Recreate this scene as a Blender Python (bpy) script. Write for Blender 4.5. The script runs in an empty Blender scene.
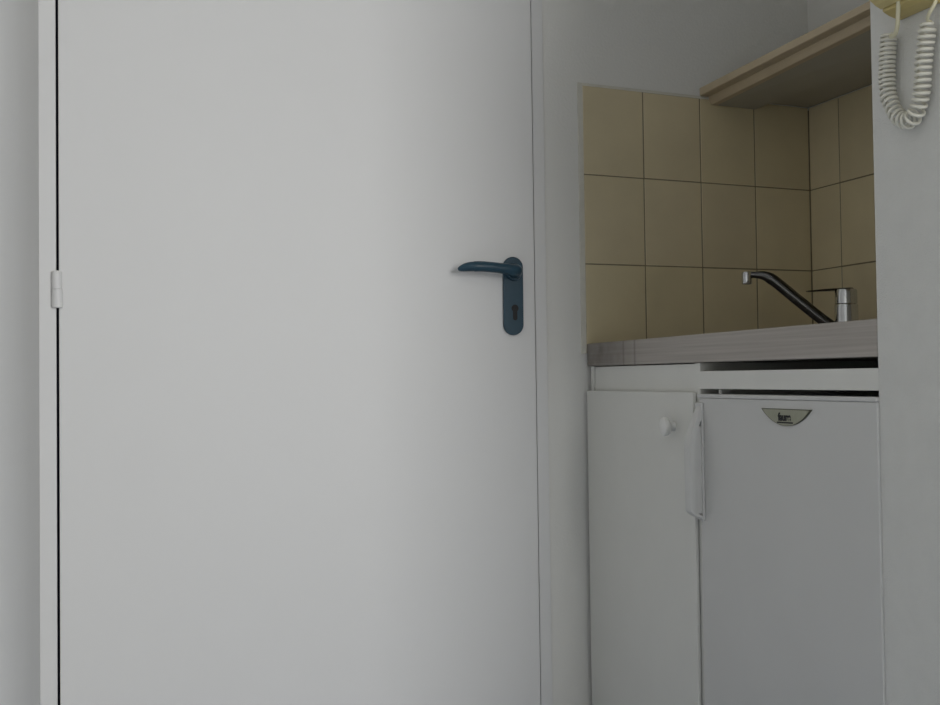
import bpy, bmesh, math, random
from mathutils import Vector, Matrix
random.seed(7)
S = bpy.context.scene
C = S.collection
PI = math.pi

# ------------------------------------------------------------------ materials
def mat(name, col, rough=0.5, metal=0.0, spec=0.5, noise=0.0, nscale=8.0, bump=0.0, bscale=200.0, coat=0.0):
    m = bpy.data.materials.new(name); m.use_nodes = True
    nt = m.node_tree; b = nt.nodes['Principled BSDF']
    b.inputs['Roughness'].default_value = rough
    b.inputs['Metallic'].default_value = metal
    b.inputs['Specular IOR Level'].default_value = spec
    b.inputs['Coat Weight'].default_value = coat
    b.inputs['Base Color'].default_value = (*col, 1)
    tc = nt.nodes.new('ShaderNodeTexCoord')
    if noise:
        n = nt.nodes.new('ShaderNodeTexNoise'); n.inputs['Scale'].default_value = nscale
        n.inputs['Detail'].default_value = 4
        r = nt.nodes.new('ShaderNodeValToRGB')
        r.color_ramp.elements[0].position = .3; r.color_ramp.elements[1].position = .7
        r.color_ramp.elements[0].color = (*[c*(1-noise) for c in col], 1)
        r.color_ramp.elements[1].color = (*[min(1, c*(1+noise)) for c in col], 1)
        nt.links.new(tc.outputs['Object'], n.inputs['Vector'])
        nt.links.new(n.outputs['Fac'], r.inputs['Fac'])
        nt.links.new(r.outputs['Color'], b.inputs['Base Color'])
    if bump:
        n2 = nt.nodes.new('ShaderNodeTexNoise'); n2.inputs['Scale'].default_value = bscale
        bp = nt.nodes.new('ShaderNodeBump'); bp.inputs['Strength'].default_value = bump
        bp.inputs['Distance'].default_value = .002
        nt.links.new(tc.outputs['Object'], n2.inputs['Vector'])
        nt.links.new(n2.outputs['Fac'], bp.inputs['Height'])
        nt.links.new(bp.outputs['Normal'], b.inputs['Normal'])
    return m

M_wall = mat('white_wall_paint', (.83, .825, .785), .75, noise=.012, nscale=3, bump=.25, bscale=160)
M_wallr = mat('white_woven_wall_paint', (.76, .76, .725), .75, noise=.02, nscale=25, bump=.5, bscale=420)
M_door = mat('white_door_paint', (.80, .80, .79), .5, noise=.008, nscale=2, bump=.06, bscale=90)
M_frame = mat('white_frame_paint', (.80, .80, .79), .45, noise=.01, nscale=5)
M_ceil = mat('ceiling_paint', (.83, .82, .79), .85, noise=.01)
M_floor = mat('floor_vinyl', (.36, .41, .52), .5, noise=.06, nscale=6)
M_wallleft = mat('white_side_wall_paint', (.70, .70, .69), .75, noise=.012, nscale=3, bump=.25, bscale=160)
M_gapshade = mat('dark_gap_shade', (.03, .03, .06), .9, noise=.1, nscale=40)  # near-black navy standing for the shade inside the door gaps
M_blue = mat('petrol_blue_paint', (.025, .066, .098), .36, spec=.4, noise=.05, nscale=60)
M_black = mat('black_keyhole', (.006, .007, .008), .6, noise=.1, nscale=60)
M_grout = mat('brown_grout', (.25, .21, .135), .9, noise=.15, nscale=60)
M_bead = mat('cream_sealing_bead', (.72, .70, .62), .6, noise=.05, nscale=40)
M_trim = mat('beige_trim_wood', (.56, .46, .31), .45, noise=.05, nscale=20, bump=.1, bscale=120)
M_board = mat('grey_white_board', (.43, .405, .33), .5, noise=.03, nscale=12)
M_cab = mat('white_melamine', (.79, .79, .745), .42, noise=.012, nscale=10)
M_fridge = mat('white_enamel', (.67, .67, .65), .33, noise=.012, nscale=8, bump=.04, bscale=300)
M_plastic = mat('white_plastic', (.80, .80, .77), .3, noise=.015, nscale=30)
M_dark = mat('dark_cavity', (.01, .01, .01), .9, noise=.1)
M_badge = mat('olive_silver_badge', (.34, .345, .265), .38, metal=.45, noise=.08, nscale=80)
M_badger = mat('badge_dark_edge', (.09, .09, .06), .4, metal=.4, noise=.08, nscale=80)
M_chrome = mat('chrome', (.62, .63, .64), .12, metal=1.0, noise=.02, nscale=30)
M_chrome_dark = mat('dark_reflection_chrome', (.12, .12, .12), .2, metal=1.0, noise=.05, nscale=50)  # chrome with its dark reflections put into the colour, for spout and lever
M_phone = mat('yellowed_plastic', (.62, .50, .20), .4, noise=.04, nscale=25)
M_phone2 = mat('yellowed_handset_plastic', (.66, .55, .25), .4, noise=.04, nscale=25)
M_cord = mat('ivory_cord', (.78, .76, .66), .35, noise=.03, nscale=60)
M_cord2 = mat('cream_cable', (.70, .66, .46), .4, noise=.03, nscale=60)
M_glass = mat('window_glass', (1, 1, 1), 0.0, noise=0)
M_glass.node_tree.nodes['Principled BSDF'].inputs['Transmission Weight'].default_value = 1
M_glass.node_tree.nodes['Principled BSDF'].inputs['IOR'].default_value = 1.02

def tile_material():
    m = mat('beige_glazed_tile', (.73, .635, .42), .33, noise=.04, nscale=9, bump=.12, bscale=60)
    nt = m.node_tree; b = nt.nodes['Principled BSDF']
    src = b.inputs['Base Color'].links[0].from_socket
    at = nt.nodes.new('ShaderNodeAttribute'); at.attribute_name = 'tint'
    mx = nt.nodes.new('ShaderNodeMix'); mx.data_type = 'RGBA'; mx.blend_type = 'MULTIPLY'
    mx.inputs['Factor'].default_value = 1
    nt.links.new(src, mx.inputs['A']); nt.links.new(at.outputs['Color'], mx.inputs['B'])
    nt.links.new(mx.outputs['Result'], b.inputs['Base Color'])
    return m
M_tile = tile_material()

def counter_material():
    """worn light laminate: long grain streaks, a stained left end and two thin scratches"""
    m = mat('worn_grey_laminate', (.50, .46, .43), .5)
    nt = m.node_tree; b = nt.nodes['Principled BSDF']; L = nt.links
    tc = nt.nodes.new('ShaderNodeTexCoord')
    mp = nt.nodes.new('ShaderNodeMapping'); mp.inputs['Scale'].default_value = (1.2, 1.2, 110)
    n = nt.nodes.new('ShaderNodeTexNoise'); n.inputs['Scale'].default_value = 2.2; n.inputs['Detail'].default_value = 6
    r = nt.nodes.new('ShaderNodeValToRGB')
    r.color_ramp.elements[0].position = .3; r.color_ramp.elements[0].color = (.37, .335, .30, 1)
    r.color_ramp.elements[1].position = .68; r.color_ramp.elements[1].color = (.48, .445, .405, 1)
    L.new(tc.outputs['Object'], mp.inputs['Vector']); L.new(mp.outputs['Vector'], n.inputs['Vector'])
    L.new(n.outputs['Fac'], r.inputs['Fac'])
    sx = nt.nodes.new('ShaderNodeSeparateXYZ'); L.new(tc.outputs['Object'], sx.inputs['Vector'])
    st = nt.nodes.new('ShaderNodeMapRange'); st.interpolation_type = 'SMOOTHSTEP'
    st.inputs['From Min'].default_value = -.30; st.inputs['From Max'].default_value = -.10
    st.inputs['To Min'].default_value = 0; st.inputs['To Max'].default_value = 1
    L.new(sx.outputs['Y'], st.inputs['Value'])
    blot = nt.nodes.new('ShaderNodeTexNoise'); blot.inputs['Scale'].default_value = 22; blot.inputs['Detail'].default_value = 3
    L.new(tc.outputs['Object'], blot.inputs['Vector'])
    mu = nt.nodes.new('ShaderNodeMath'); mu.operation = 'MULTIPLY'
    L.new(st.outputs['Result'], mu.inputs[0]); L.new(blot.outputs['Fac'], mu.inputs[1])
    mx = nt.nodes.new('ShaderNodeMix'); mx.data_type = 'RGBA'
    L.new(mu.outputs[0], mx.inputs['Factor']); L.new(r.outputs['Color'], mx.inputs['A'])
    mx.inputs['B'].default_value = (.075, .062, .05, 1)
    cur = mx.outputs['Result']
    for y0 in (-.190, -.243):
        d = nt.nodes.new('ShaderNodeMath'); d.operation = 'SUBTRACT'; d.inputs[1].default_value = y0
        L.new(sx.outputs['Y'], d.inputs[0])
        a = nt.nodes.new('ShaderNodeMath'); a.operation = 'ABSOLUTE'; L.new(d.outputs[0], a.inputs[0])
        q = nt.nodes.new('ShaderNodeMapRange'); q.inputs['From Min'].default_value = .001
        q.inputs['From Max'].default_value = .006; q.inputs['To Min'].default_value = .5; q.inputs['To Max'].default_value = 0
        L.new(a.outputs[0], q.inputs['Value'])
        k = nt.nodes.new('ShaderNodeMix'); k.data_type = 'RGBA'; L.new(q.outputs['Result'], k.inputs['Factor'])
        L.new(cur, k.inputs['A']); k.inputs['B'].default_value = (.13, .11, .10, 1)
        cur = k.outputs['Result']
    L.new(cur, b.inputs['Base Color'])
    return m
M_counter = counter_material()

# ------------------------------------------------------------------ mesh helpers
def add_box(bm, x0, x1, y0, y1, z0, z1, bev=0.0, seg=2):
    vs = [bm.verts.new((x, y, z)) for x in (x0, x1) for y in (y0, y1) for z in (z0, z1)]
    idx = [(0, 1, 3, 2), (4, 6, 7, 5), (0, 4, 5, 1), (2, 3, 7, 6), (0, 2, 6, 4), (1, 5, 7, 3)]
    fs = [bm.faces.new([vs[i] for i in f]) for f in idx]
    if bev:
        es = list({e for f in fs for e in f.edges})
        bmesh.ops.bevel(bm, geom=es, offset=bev, segments=seg, affect='EDGES', profile=.5)

def box(*a, bev=0.0, seg=2):
    bm = bmesh.new(); add_box(bm, *a, bev=bev, seg=seg); return bm

def add_cyl(bm, p0, p1, r0, r1=None, n=28, cap=True):
    r1 = r0 if r1 is None else r1
    p0, p1 = Vector(p0), Vector(p1); d = (p1-p0).normalized()
    a = d.orthogonal().normalized(); b = d.cross(a)
    R = []
    for p, r in ((p0, r0), (p1, r1)):
        R.append([bm.verts.new(p+(a*math.cos(2*PI*i/n)+b*math.sin(2*PI*i/n))*r) for i in range(n)])
    for i in range(n):
        bm.faces.new((R[0][i], R[0][(i+1) % n], R[1][(i+1) % n], R[1][i]))
    if cap:
        bm.faces.new(R[0][::-1]); bm.faces.new(R[1])

def add_tube(bm, pts, rad, n=12, cap=True, flat=1.0):
    """tube along points; rad number or list; flat squeezes it along the frame's first axis"""
    pts = [Vector(p) for p in pts]; rs = rad if isinstance(rad, (list, tuple)) else [rad]*len(pts)
    t0 = (pts[1]-pts[0]).normalized(); a = t0.orthogonal().normalized()
    if abs(t0.z) < .9: a = (Vector((0, 0, 1))-t0*t0.z).normalized()
    prev = None
    for i, p in enumerate(pts):
        t = (pts[min(i+1, len(pts)-1)]-pts[max(i-1, 0)]).normalized()
        a = (a-t*a.dot(t)).normalized(); b = t.cross(a)
        ring = [bm.verts.new(p+(a*math.cos(2*PI*k/n)*flat+b*math.sin(2*PI*k/n))*rs[i]) for k in range(n)]
        if prev:
            for k in range(n):
                bm.faces.new((prev[k], prev[(k+1) % n], ring[(k+1) % n], ring[k]))
        elif cap: bm.faces.new(ring[::-1])
        prev = ring
    if cap: bm.faces.new(prev)

def add_lathe(bm, prof, M, n=32):
    """prof: list of (radius, height); M maps local (z up) to world"""
    rings = []
    for r, h in prof:
        if r < 1e-6: rings.append([bm.verts.new(M @ Vector((0, 0, h)))])
        else: rings.append([bm.verts.new(M @ Vector((r*math.cos(2*PI*i/n), r*math.sin(2*PI*i/n), h))) for i in range(n)])
    for A, B in zip(rings, rings[1:]):
        for i in range(n):
            j = (i+1) % n
            if len(A) == 1 and len(B) > 1: bm.faces.new((A[0], B[j], B[i]))
            elif len(B) == 1 and len(A) > 1: bm.faces.new((A[i], A[j], B[0]))
            elif len(A) > 1: bm.faces.new((A[i], A[j], B[j], B[i]))

def add_extrude(bm, poly, f0, f1):
    """poly: 2D outline; f0/f1 map (u,v) to start and end points"""
    a = [bm.verts.new(f0(*q)) for q in poly]; b = [bm.verts.new(f1(*q)) for q in poly]
    n = len(poly)
    bm.faces.new(a[::-1]); bm.faces.new(b)
    for i in range(n): bm.faces.new((a[i], a[(i+1) % n], b[(i+1) % n], b[i]))

def obj(name, bm, m, parent=None, smooth=False, bevel=0.0):
    bmesh.ops.recalc_face_normals(bm, faces=bm.faces)
    me = bpy.data.meshes.new(name); bm.to_mesh(me); bm.free()
    me.materials.append(m)
    if smooth:
        for p in me.polygons: p.use_smooth = True
        try: me.set_sharp_from_angle(angle=math.radians(40))
        except Exception: pass
    o = bpy.data.objects.new(name, me); C.objects.link(o)
    if parent: o.parent = parent; o.matrix_parent_inverse = parent.matrix_world.inverted()
    if bevel:
        md = o.modifiers.new('bevel', 'BEVEL'); md.width = bevel; md.segments = 3; md.limit_method = 'ANGLE'
    return o

def struct(name, bm, m, parent=None, **k):
    o = obj(name, bm, m, parent, **k)
    if not parent: o['kind'] = 'structure'
    return o

def thing(name, label, cat, loc):
    o = bpy.data.objects.new(name, None); o.empty_display_size = .05; C.objects.link(o)
    o.location = loc; o['label'] = label; o['category'] = cat
    bpy.context.view_layer.update()
    return o

def curve_pts(ctrl, n):
    """Catmull-Rom through control points"""
    P = [Vector(c) for c in ctrl]; P = [2*P[0]-P[1]]+P+[2*P[-1]-P[-2]]
    out = []; segs = len(P)-3
    for k in range(n+1):
        t = k/n*segs; i = min(int(t), segs-1); t -= i
        a, b, c, d = P[i:i+4]
        out.append(.5*((2*b)+(c-a)*t+(2*a-5*b+4*c-d)*t*t+(3*b-a-3*c+d)*t**3))
    return out

# ------------------------------------------------------------------ setting
H = 2.5                       # ceiling height
YW = -1.345                   # end of the wall beside the kitchen recess
YB = -4.7                     # window wall behind the camera
WY = .006                     # plaster plane of the back wall (tile faces lie at y = 0)
DL, DR, DT = -1.0287, -.1217, 2.04

struct('floor', box(-2.4, 2.3, YB-.2, .2, -.1, 0), M_floor)
struct('ceiling', box(-2.4, 2.3, YB-.2, .2, H, H+.1), M_ceil)

bm = bmesh.new()
add_box(bm, -1.3, DL-.03, WY, .2, 0, H)
add_box(bm, DR+.03, .8, WY, .2, 0, H)
add_box(bm, DL-.03, DR+.03, WY, .2, DT+.03, H)
wall_back = struct('wall_back', bm, M_wall)
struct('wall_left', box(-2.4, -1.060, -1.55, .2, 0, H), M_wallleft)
struct('wall_far_left', box(-2.4, -2.2, YB, -1.55, 0, H), M_wall)
recess = struct('wall_recess', box(.617, .8, -1.028, WY, 0, H), M_wall)
bm = bmesh.new(); add_box(bm, 0, .8, YW, -1.028, 0, H); add_box(bm, .8, 2.3, YW, -1.2, 0, H)
struct('wall_right', bm, M_wallr)
struct('wall_far_right', box(2.1, 2.3, YB, YW, 0, H), M_wall)
# window wall, unseen; the window is added as the light source
wx0, wx1, wz0, wz1 = WIN = (-.10, 1.22, .75, 2.15)
bm = bmesh.new()
add_box(bm, -2.4, wx0, YB-.2, YB, 0, H); add_box(bm, wx1, 2.3, YB-.2, YB, 0, H)
add_box(bm, wx0, wx1, YB-.2, YB, 0, wz0); add_box(bm, wx0, wx1, YB-.2, YB, wz1, H)
struct('wall_window', bm, M_wall)
bm = bmesh.new(); y0, y1 = YB-.14, YB-.09
for a in ((wx0, wx0+.05, y0, y1, wz0, wz1), (wx1-.05, wx1, y0, y1, wz0, wz1), (wx0+.05, wx1-.05, y0, y1, wz0, wz0+.05),
          (wx0+.05, wx1-.05, y0, y1, wz1-.05, wz1), ((wx0+wx1)/2-.03, (wx0+wx1)/2+.03, y0, y1, wz0+.05, wz1-.05)):
    add_box(bm, *a, bev=.004)
win = struct('added_window_1', bm, M_frame)
bm = bmesh.new()
for a, b in ((wx0+.05, (wx0+wx1)/2-.03), ((wx0+wx1)/2+.03, wx1-.05)): add_box(bm, a, b, YB-.118, YB-.114, wz0+.05, wz1-.05)
obj('pane', bm, M_glass, win)

# door frame: stiles and head with a rebate that closes the gap behind the leaf
bm = bmesh.new()
for x0, x1, xs0, xs1 in ((DL-.0315, DL-.0042, DL-.0042, DL+.012), (DR+.0032, DR+.0300, DR-.012, DR+.0032)):
    add_box(bm, x0, x1, -.006 if x0 < -.9 else .002, .12, 0, DT+.03, bev=.0012)
add_box(bm, DL-.0042, DR+.0032, -.004, .12, DT+.003, DT+.03)
frame = struct('trim_1', bm, M_frame)
bm = bmesh.new()
add_box(bm, DL-.0042, DL+.014, .040, .060, 0, DT+.003); add_box(bm, DR-.014, DR+.0032, .040, .060, 0, DT+.003)  # dark strips behind the leaf edges, painting the shade of the gaps
obj('rebate_shade', bm, M_gapshade, frame)

# door leaf
door = struct('door_1', box(DL, DR, -.004, .036, .006, DT, bev=.0012), M_door)
# hinge: two barrels with a wing
hx = -1.0320
bm = bmesh.new()
add_cyl(bm, (hx, -.0095, 1.0018), (hx, -.0095, 1.033), .0082, n=24)
add_cyl(bm, (hx+.0008, -.0095, .9685), (hx+.0008, -.0095, 1.0012), .0090, n=24)
hinge = obj('hinge', bm, M_frame, door, smooth=True)
bm = bmesh.new(); add_lathe(bm, [(0, 0), (.006, 0), (.0055, .0015), (0, .0025)], Matrix.Translation((hx, -.0095, 1.033)))
obj('hinge_cap', bm, M_frame, hinge, smooth=True)

# blue lever handle on a long plate
def stadium(w, h, n=16):
    r = w/2; out = []
    for k in range(n+1): a = PI*k/n; out.append((r*math.cos(a), h/2-r+r*math.sin(a)))
    for k in range(n+1): a = PI+PI*k/n; out.append((r*math.cos(a), -h/2+r+r*math.sin(a)))
    return out
px, pz = -.1728, 1.0030
bm = bmesh.new()
tilt = math.radians(-0.2)
def T(x, z, y):
    return Vector((px+x*math.cos(tilt)-z*math.sin(tilt), y, pz+z*math.cos(tilt)))
add_extrude(bm, stadium(.0445, .1680), lambda u, v: T(u, v, -.004), lambda u, v: T(u, v, -.0125))
handle = obj('door_handle', bm, M_blue, door, smooth=False, bevel=.0022)
# keyhole: round over narrow slot
bm = bmesh.new()
kh = []
for k in range(20):
    a = math.radians(-52+284*k/19); kh.append((.0078*math.cos(a), .0085+.0078*math.sin(a)))
kh += [(-.0050, -.010)] + [(.0050*math.cos(math.radians(180+180*k/8)), -.0125+.0050*math.sin(math.radians(180+180*k/8))) for k in range(9)] + [(.0050, -.010)]
add_extrude(bm, kh, lambda u, v: Vector((px+.0025+u, -.0125, .968+v)), lambda u, v: Vector((px+.0025+u, -.0131, .968+v)))
obj('keyhole', bm, M_black, handle)
# lever
bm = bmesh.new()
lp = curve_pts([(px, -.012, 1.0545), (px-.001, -.030, 1.0545), (px-.006, -.044, 1.0548), (px-.020, -.0500, 1.0558), (px-.045, -.0515, 1.0580), (px-.070, -.0515, 1.0598), (px-.092, -.0505, 1.0602), (px-.112, -.0465, 1.0588), (px-.130, -.0390, 1.0540)], 60)
rs = [.0150-.0040*min(1, i/30) for i in range(61)]
for i in range(48, 61): rs[i] = .0110*math.sqrt(max(.06, 1-((i-47)/13.6)**2))*.93
add_tube(bm, lp, rs, n=20)
obj('lever', bm, M_blue, handle, smooth=True)
bm = bmesh.new(); add_cyl(bm, (px, -.0125, 1.0545), (px, -.018, 1.0545), .0195, .0175, n=32)
obj('lever_collar', bm, M_blue, handle, smooth=True)

# ------------------------------------------------------------------ tiles
def tile_panel(name, cols, rows, place, parent, grout_box):
    bm = bmesh.new(); lay = bm.loops.layers.float_color.new('tint')
    g = .0010
    for a0, a1 in cols:
        for z0, z1 in rows:
            if a0 > .44 and z1 > 1.4: z1 = 1.4835
            t = random.uniform(.95, 1.05); w = random.uniform(.97, 1.02); e = random.uniform(-.0003, .0003)
            n0 = len(bm.faces); start = set(bm.faces)
            place(bm, a0+g, a1-g, z0+g, z1-g, e)
            for f in bm.faces:
                if f not in start:
                    for l in f.loops: l[lay] = (t, t*1.0, t*w, 1)
    o = obj(name, bm, M_tile, parent)
    b2 = bmesh.new(); add_box(b2, *grout_box)
    obj('grout', b2, M_grout, o)
    return o
rows = [(.878, 1.078), (1.078, 1.278), (1.278, 1.478)]
cols = [(.15*i, .15*(i+1)) for i in range(3)]+[(.45, .609)]
tile_panel('wall_tiles', cols, rows, lambda bm, a0, a1, z0, z1, e: add_box(bm, a0, a1, e, WY+.001, z0, z1, bev=.0011, seg=1), wall_back,
           (.0012, .615, .0007, WY+.002, .8792, 1.4768))
rows = rows[:2]+[(1.278, 1.4835)]
cols = [(-.122, 0)]+[(-.122-.15*(i+1), -.122-.15*i) for i in range(6)]
tile_panel('wall_tiles', cols, rows, lambda bm, a0, a1, z0, z1, e: add_box(bm, .610+e, .619, a0, a1, z0, z1, bev=.0011, seg=1), recess,
           (.6107, .620, -1.027, .001, .8792, 1.4800))
# sealing bead along the free edges of the tiling
bm = bmesh.new()
add_box(bm, -.0105, .0012, .0012, WY+.002, .878, 1.4835, bev=.0009)
add_box(bm, .0012, .335, .0012, WY+.002, 1.4768, 1.4835, bev=.0009)
obj('sealing_bead', bm, M_bead, wall_back)

# ------------------------------------------------------------------ countertop
bm = bmesh.new(); add_box(bm, 0, .6085, -1.0265, -.0015, .8505, .9, bev=.002)
for v in bm.verts:
    if v.co.z > .88: v.co.z -= .0045*v.co.y      # top rises slightly towards the room
ct = obj('countertop', bm, M_counter)
ct['label'] = 'worn grey laminate kitchen countertop with a stained left end, above the white cabinet'
ct['category'] = 'countertop'
# ------------------------------------------------------------------ base cabinet
cab = thing('base_cabinet', 'narrow white kitchen base cabinet with round knob between door wall and fridge', 'cabinet', (.28, -.25, 0))
CX = .003
bm = bmesh.new()
add_box(bm, CX, .58, -.0310, -.0160, 0, .8495, bev=.0008)          # left side panel
add_box(bm, CX, .58, -.5070, -.4865, .0, .8495, bev=.0008)         # right side panel
add_box(bm, .56, .575, -.4865, -.0310, .05, .84)
add_box(bm, CX+.02, .56, -.4865, -.0310, .08, .096)
add_box(bm, .06, .075, -.4865, -.0310, 0, .08)
obj('cabinet_body', bm, M_cab, cab)
obj('fascia_panel', box(CX+.0025, CX+.0185, -.4855, -.0335, .790, .8485, bev=.0008), M_cab, cab)
dr = obj('cabinet_door', box(-.0060, .0015, -.4945, -.0115, .09, .7962, bev=.0014), M_cab, cab)
bm = bmesh.new()
K = Matrix.Translation((-.0060, -.4200, .7320)) @ Matrix.Rotation(-PI/2, 4, 'Y') @ Matrix.Diagonal((1.25, 1, 1, 1))
add_lathe(bm, [(0, 0), (.0075, 0), (.0065, .006), (.0070, .010), (.0125, .014), (.0148, .019), (.0138, .024), (.009, .0275), (0, .0285)], K)
obj('knob', bm, M_plastic, dr, smooth=True)

# ------------------------------------------------------------------ filler rail over the fridge
rail = thing('filler_rail', 'long white horizontal filler rail in the dark gap between countertop and fridge', 'rail', (.01, -.77, .803))
obj('rail_board', box(CX-.002, CX+.014, -1.0265, -.5076, .8025, .8345, bev=.0008), M_cab, rail)

# ------------------------------------------------------------------ fridge
fr = thing('fridge', 'small white under-counter fridge with half-moon badge, right of the knobbed cabinet', 'fridge', (.28, -.77, 0))
bm = bmesh.new(); add_box(bm, .045, .57, -1.0235, -.5165, .03, .7880, bev=.004)
for yy in (-.98, -.56):
    add_cyl(bm, (.08, yy, 0), (.08, yy, .032), .015); add_cyl(bm, (.52, yy, 0), (.52, yy, .032), .015)
obj('fridge_body', bm, M_fridge, fr)
obj('door_gasket', box(.036, .0455, -1.016, -.522, .06, .78), M_dark, fr)
fdr = obj('fridge_door', box(-.0040, .0360, -1.0274, -.5160, .055, .7862, bev=.0015), M_fridge, fr)
obj('door_cap', box(-.0050, .0365, -1.0276, -.5085, .7865, .7935, bev=.0018), M_fridge, fdr)
bm = bmesh.new()
add_box(bm, .010, .030, -.5700, -.5610, .7935, .8015, bev=.001)
obj('top_hinge', bm, M_fridge, fr)
# bowed grip handle on the free edge of the door: the bow swells outwards, a finger slot is open behind it
zt, zb, dep = .7760, .5690, .0300
bm = bmesh.new(); prev = None; N = 48
for k in range(N+1):
    t = k/N; z = zt-(zt-zb)*t
    up = min(1, t/.40); dn = min(1, (1-t)/.09)
    o_ = -.0060-dep*math.sin(up*PI/2)**.9*math.sin(dn*PI/2)**.8
    i_ = min(-.0040, o_+.0135)
    w = .0015*math.sin(PI*t)
    ring = [bm.verts.new(v) for v in ((o_+.003, -.5125+w, z), (o_, -.5150+w, z), (o_, -.5250-w, z), (o_+.003, -.5290-w, z), (i_, -.5290-w, z), (i_, -.5125+w, z))]
    if prev:
        for q in range(6): bm.faces.new((prev[q], prev[(q+1) % 6], ring[(q+1) % 6], ring[q]))
    else: bm.faces.new(ring)
    prev = ring
bm.faces.new(prev[::-1])
hd = obj('handle', bm, M_fridge, fdr, smooth=True)
bm = bmesh.new()
add_box(bm, -.0085, -.0040, -.5310, -.5060, zb-.002, zt+.002, bev=.0015)
add_box(bm, -.0250, -.0060, -.5262, -.5180, zb+.010, zt-.040, bev=.002)
obj('handle_plate', bm, M_fridge, hd)

# half-moon badge with raised dark rim, lettering and a line
by, bz, bw, bh = -.7985, .7722, .0715, .0272
def arc(s, dz=0):
    pts = [(-bw*s, 0+dz), (bw*s, 0+dz)]
    R = ((bw*s)**2+(bh*s)**2)/(2*bh*s); cz = -bh*s+R
    a0 = math.asin(bw*s/R)
    return [(R*math.sin(a0-2*a0*k/28), cz-R*math.cos(a0-2*a0*k/28)+dz) for k in range(29)]
fx = lambda d: (lambda u, v: Vector((-.004-d, by-u, bz+v)))
bm = bmesh.new(); add_extrude(bm, arc(1.0), fx(0), fx(.0022))
bd = obj('badge', bm, M_badger, fdr)
bm = bmesh.new(); add_extrude(bm, arc(.93, -.0012), fx(.0022), fx(.0030))
obj('badge_face', bm, M_badge, bd)
def text_mesh(s, size, bold):
    cu = bpy.data.curves.new('lettering', 'FONT'); cu.body = s; cu.size = size; cu.align_x = 'CENTER'
    cu.extrude = .0003; cu.offset = bold
    tmp = bpy.data.objects.new('lettering', cu); C.objects.link(tmp)
    bpy.context.view_layer.update()
    me = bpy.data.meshes.new_from_object(tmp.evaluated_get(bpy.context.evaluated_depsgraph_get()))
    bpy.data.objects.remove(tmp); return me
me = text_mesh('faure', .0175, .0006)
Mt = Matrix(((0, 0, -1, -.0073), (-1, 0, 0, by+.002), (0, 1, 0, bz-.0185), (0, 0, 0, 1)))
me.transform(Mt); me.materials.clear(); me.materials.append(M_black)
ob = bpy.data.objects.new('lettering', me); C.objects.link(ob); ob.parent = bd
bm = bmesh.new(); add_box(bm, -.0074, -.0070, by-.022, by+.0235, bz-.0228, bz-.0206)
obj('underline', bm, M_black, bd)

# ------------------------------------------------------------------ wall shelf with beige moulding
sh = thing('wall_shelf', 'wide white shelf board with beige moulded front edge above the tiled sink recess', 'shelf', (.45, -.5, 1.46))
SK = .038                                     # the front runs slightly askew
def shelf_extrude(bm, prof, skf, z0=0):
    def f(y): return lambda u, v: Vector((u+SK*y*skf(u), y, v if skf(u) == 0 else 1.501-(1.501-v)*(1+.315*y)))
    add_extrude(bm, prof, f(0.0000-.0005), f(-1.0270))
one = lambda u: 1.0
bm = bmesh.new()
shelf_extrude(bm, [(.300, 1.5010), (.3005, 1.4845), (.3030, 1.4830), (.3235, 1.4830), (.3240, 1.4800), (.3300, 1.4660), (.3320, 1.4645), (.3460, 1.4645), (.3460, 1.5010)], one)
obj('front_moulding', bm, M_trim, sh)
bm = bmesh.new()
shelf_extrude(bm, [(.3462, 1.4650), (.4530, 1.4650), (.4530, 1.4840), (.6095, 1.4840), (.6095, 1.5005), (.3462, 1.5005)], lambda u: 1.0 if u < .4 else 0.0)
obj('shelf_board', bm, M_board, sh)

# ------------------------------------------------------------------ mixer tap
tap = thing('kitchen_tap', 'chrome single-lever kitchen mixer tap with slanted swivel spout on the countertop', 'tap', (.47, -.325, .9016))
P = Vector((.47, -.325, .9016))
bm = bmesh.new()
add_lathe(bm, [(0, 0), (.027, 0), (.027, .004), (.0262, .006), (.0255, .010), (.0255, .0700), (.0245, .0715), (0, .0715)], Matrix.Translation(P), 40)
obj('tap_body', bm, M_chrome, tap, smooth=True)
bm = bmesh.new()
add_lathe(bm, [(0, .0725), (.0230, .0725), (.0245, .0740), (.0240, .1010), (.0220, .1040), (.012, .1050), (0, .1053)], Matrix.Translation(P), 40)
cap_ = obj('tap_cap', bm, M_chrome, tap, smooth=True)
ld = Vector((-.62, .785, 0)).normalized(); ln = Vector((-ld.y, ld.x, 0))
bm = bmesh.new()
prev = None
for k in range(17):
    t = k/16; d = -.014+.102*t; w = .019-.0075*t; th = .0042-.0024*t
    if k == 0: w *= .75
    if k == 16: w *= .6; th *= .6
    z = .1040+.0010*math.sin(t*PI) - .0005*t
    c = P+ld*d+Vector((0, 0, z))
    ring = [bm.verts.new(c+ln*(w*math.cos(2*PI*q/16))+Vector((0, 0, th*math.sin(2*PI*q/16)))) for q in range(16)]
    if prev:
        for q in range(16): bm.faces.new((prev[q], prev[(q+1) % 16], ring[(q+1) % 16], ring[q]))
    else: bm.faces.new(ring)
    prev = ring
bm.faces.new(prev[::-1])
obj('tap_lever', bm, M_chrome_dark, cap_, smooth=True)
tipd = Vector((.297-.47, -.2+.325, 0)); 
def sp(s, z): return P+tipd*s+Vector((0, 0, z-.9))
bm = bmesh.new()
pts = curve_pts([sp(.03, .914), sp(.18, .930), sp(.45, .9775), sp(.66, 1.0165), sp(.75, 1.0315), sp(.83, 1.0395), sp(.92, 1.0415), sp(1.0, 1.0415)], 48)
add_tube(bm, pts, [.0125 if i < 28 else .0125-.0055*min(1, (i-28)/13) for i in range(49)], n=20)
spo = obj('spout', bm, M_chrome_dark, tap, smooth=True)
bm = bmesh.new()
t_ = sp(1.0, 0)
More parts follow.
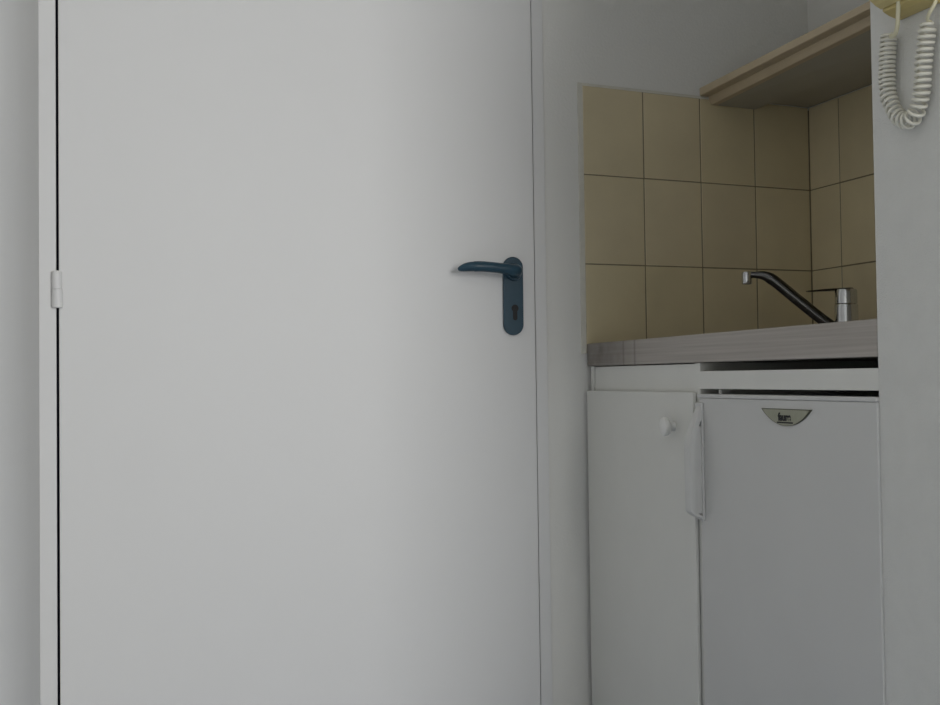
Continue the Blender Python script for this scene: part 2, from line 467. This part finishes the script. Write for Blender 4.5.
add_lathe(bm, [(0, 1.0505), (.0095, 1.0500), (.0112, 1.0480), (.0115, 1.0255), (.0102, 1.0228), (.006, 1.0225), (0, 1.0245)], Matrix.Translation((t_.x, t_.y, 0)), 28)
obj('aerator', bm, M_chrome, spo, smooth=True)

# ------------------------------------------------------------------ intercom with coiled cord
ph = thing('intercom_phone', 'yellowed intercom handset on the right wall with a dangling ivory coiled cord', 'intercom', (0, -1.137, 1.31))
y0, y1 = -1.180, -1.095
def ext(prof, a, b, m, name, parent, bev=.002):
    bm = bmesh.new(); add_extrude(bm, prof, lambda u, v: Vector((u, a, v)), lambda u, v: Vector((u, b, v)))
    return obj(name, bm, m, parent, bevel=bev)
ext([(-.0005, 1.3100), (-.010, 1.3105), (-.022, 1.3130), (-.033, 1.3175), (-.0335, 1.52), (-.0005, 1.52)], y1, y0, M_phone, 'wall_base', ph)
hs = ext([(-.034, 1.3195), (-.045, 1.3240), (-.055, 1.3305), (-.063, 1.3420), (-.066, 1.356), (-.060, 1.375), (-.050, 1.390), (-.050, 1.455), (-.062, 1.475), (-.066, 1.49), (-.062, 1.505), (-.034, 1.512)], y1+.001, y0+.002, M_phone2, 'handset', ph, .003)
# cord: straight lead, coil, straight lead
X0 = -.0155
path = [(-1.0868, 1.2919), (-1.0823, 1.2571), (-1.0811, 1.2228), (-1.0857, 1.2011), (-1.0998, 1.1781), (-1.1182, 1.1655), (-1.1357, 1.1685), (-1.1473, 1.1847), (-1.1531, 1.206), (-1.1572, 1.2381), (-1.1631, 1.2656), (-1.1677, 1.2854)]
cp = curve_pts([(X0, y, z) for y, z in path], 400)
L = [0]
for a, b in zip(cp, cp[1:]): L.append(L[-1]+(b-a).length)
# pitch: tight at the upper left, wider lower down
turns = 36; cr, wr = .0104, .0023
def dens(s): return 1.3 if s < .25 else (.82 if .36 < s < .62 else 1.0)
acc = [0]
for i in range(len(cp)-1): acc.append(acc[-1]+dens(L[i+1]/L[-1])*(L[i+1]-L[i]))
NP = turns*14
pts = []
for k in range(NP+1):
    f = k/NP*acc[-1]
    i = min(max(j for j in range(len(acc)) if acc[j] <= f+1e-12), len(cp)-2)
    u = (f-acc[i])/(acc[i+1]-acc[i]); c = cp[i].lerp(cp[i+1], u)
    t = (cp[min(i+22, len(cp)-1)]-cp[max(i-22, 0)]).normalized()
    nx = Vector((1, 0, 0)); b = t.cross(nx).normalized()
    a = 2*PI*k/14
    r = cr*(.97+.03*math.sin(k*.11))
    if k < 10: r *= .5+.05*k
    if k > NP-10: r *= .5+.05*(NP-k)
    pts.append(c+(nx*math.cos(a)+b*math.sin(a))*r)
bm = bmesh.new(); add_tube(bm, pts, wr, n=8)
obj('coiled_cord', bm, M_cord, ph, smooth=True)
bm = bmesh.new()
add_tube(bm, curve_pts([(-.040, -1.139, 1.345), (-.034, -1.131, 1.322), (-.029, -1.1235, 1.3053), (-.027, -1.119, 1.292), (-.025, -1.112, 1.2840), (-.022, -1.100, 1.2835), tuple(pts[0])], 48), .0031, n=10)
obj('handset_lead', bm, M_cord2, ph, smooth=True)
bm = bmesh.new()
add_tube(bm, curve_pts([tuple(pts[-1]), (-.022, -1.1740, 1.2860), (-.026, -1.1830, 1.2920), (-.0240, -1.1900, 1.3010), (-.0180, -1.1870, 1.3120), (-.0170, -1.1790, 1.3250)], 40), .0024, n=10)
obj('base_lead', bm, M_cord2, ph, smooth=True)

# ------------------------------------------------------------------ light
w = bpy.data.worlds.new('sky'); S.world = w; w.use_nodes = True
nt = w.node_tree; bg = nt.nodes['Background']
sky = nt.nodes.new('ShaderNodeTexSky'); sky.sky_type = 'PREETHAM'; sky.turbidity = 6
sky.sun_direction = Vector((.3, .8, .7)).normalized()
nt.links.new(sky.outputs['Color'], bg.inputs['Color']); bg.inputs['Strength'].default_value = .5
ld_ = bpy.data.lights.new('added_window_light', 'AREA'); ld_.shape = 'RECTANGLE'
ld_.size = wx1-wx0-.04; ld_.size_y = wz1-wz0-.04; ld_.energy = 69.5; ld_.color = (1.0, .995, .985)
lo = bpy.data.objects.new('added_window_light', ld_); C.objects.link(lo)  # area lamp filling the added window
lo.location = ((wx0+wx1)/2, YB-.02, (wz0+wz1)/2); lo.rotation_euler = (PI/2, 0, 0)

# ------------------------------------------------------------------ camera
cx, cy, cz = -1.00454555, -2.30454516, -.244266964+1.078
yaw, pit, rol, f, ox, oy = -.48556106, .0268776486, -.0177855297, 1130.72345, 200.748247, -10.6640743
fw = Vector((-math.sin(yaw)*math.cos(pit), math.cos(yaw)*math.cos(pit), math.sin(pit)))
r0 = Vector((math.cos(yaw), math.sin(yaw), 0)); u0 = r0.cross(fw)
r = r0*math.cos(rol)+u0*math.sin(rol); u = -r0*math.sin(rol)+u0*math.cos(rol)
cam = bpy.data.cameras.new('camera'); co = bpy.data.objects.new('camera', cam); C.objects.link(co)
co.matrix_world = Matrix(((r.x, u.x, -fw.x, cx), (r.y, u.y, -fw.y, cy), (r.z, u.z, -fw.z, cz), (0, 0, 0, 1)))
cam.sensor_width = 36; cam.lens = f/940*36; cam.clip_start = .02
cam.shift_x = -ox/940; cam.shift_y = oy/940
S.camera = co
S.view_settings.view_transform = 'Standard'; S.view_settings.look = 'None'
S.view_settings.gamma = 1; S.view_settings.use_curve_mapping = False
S.view_settings.exposure = 0
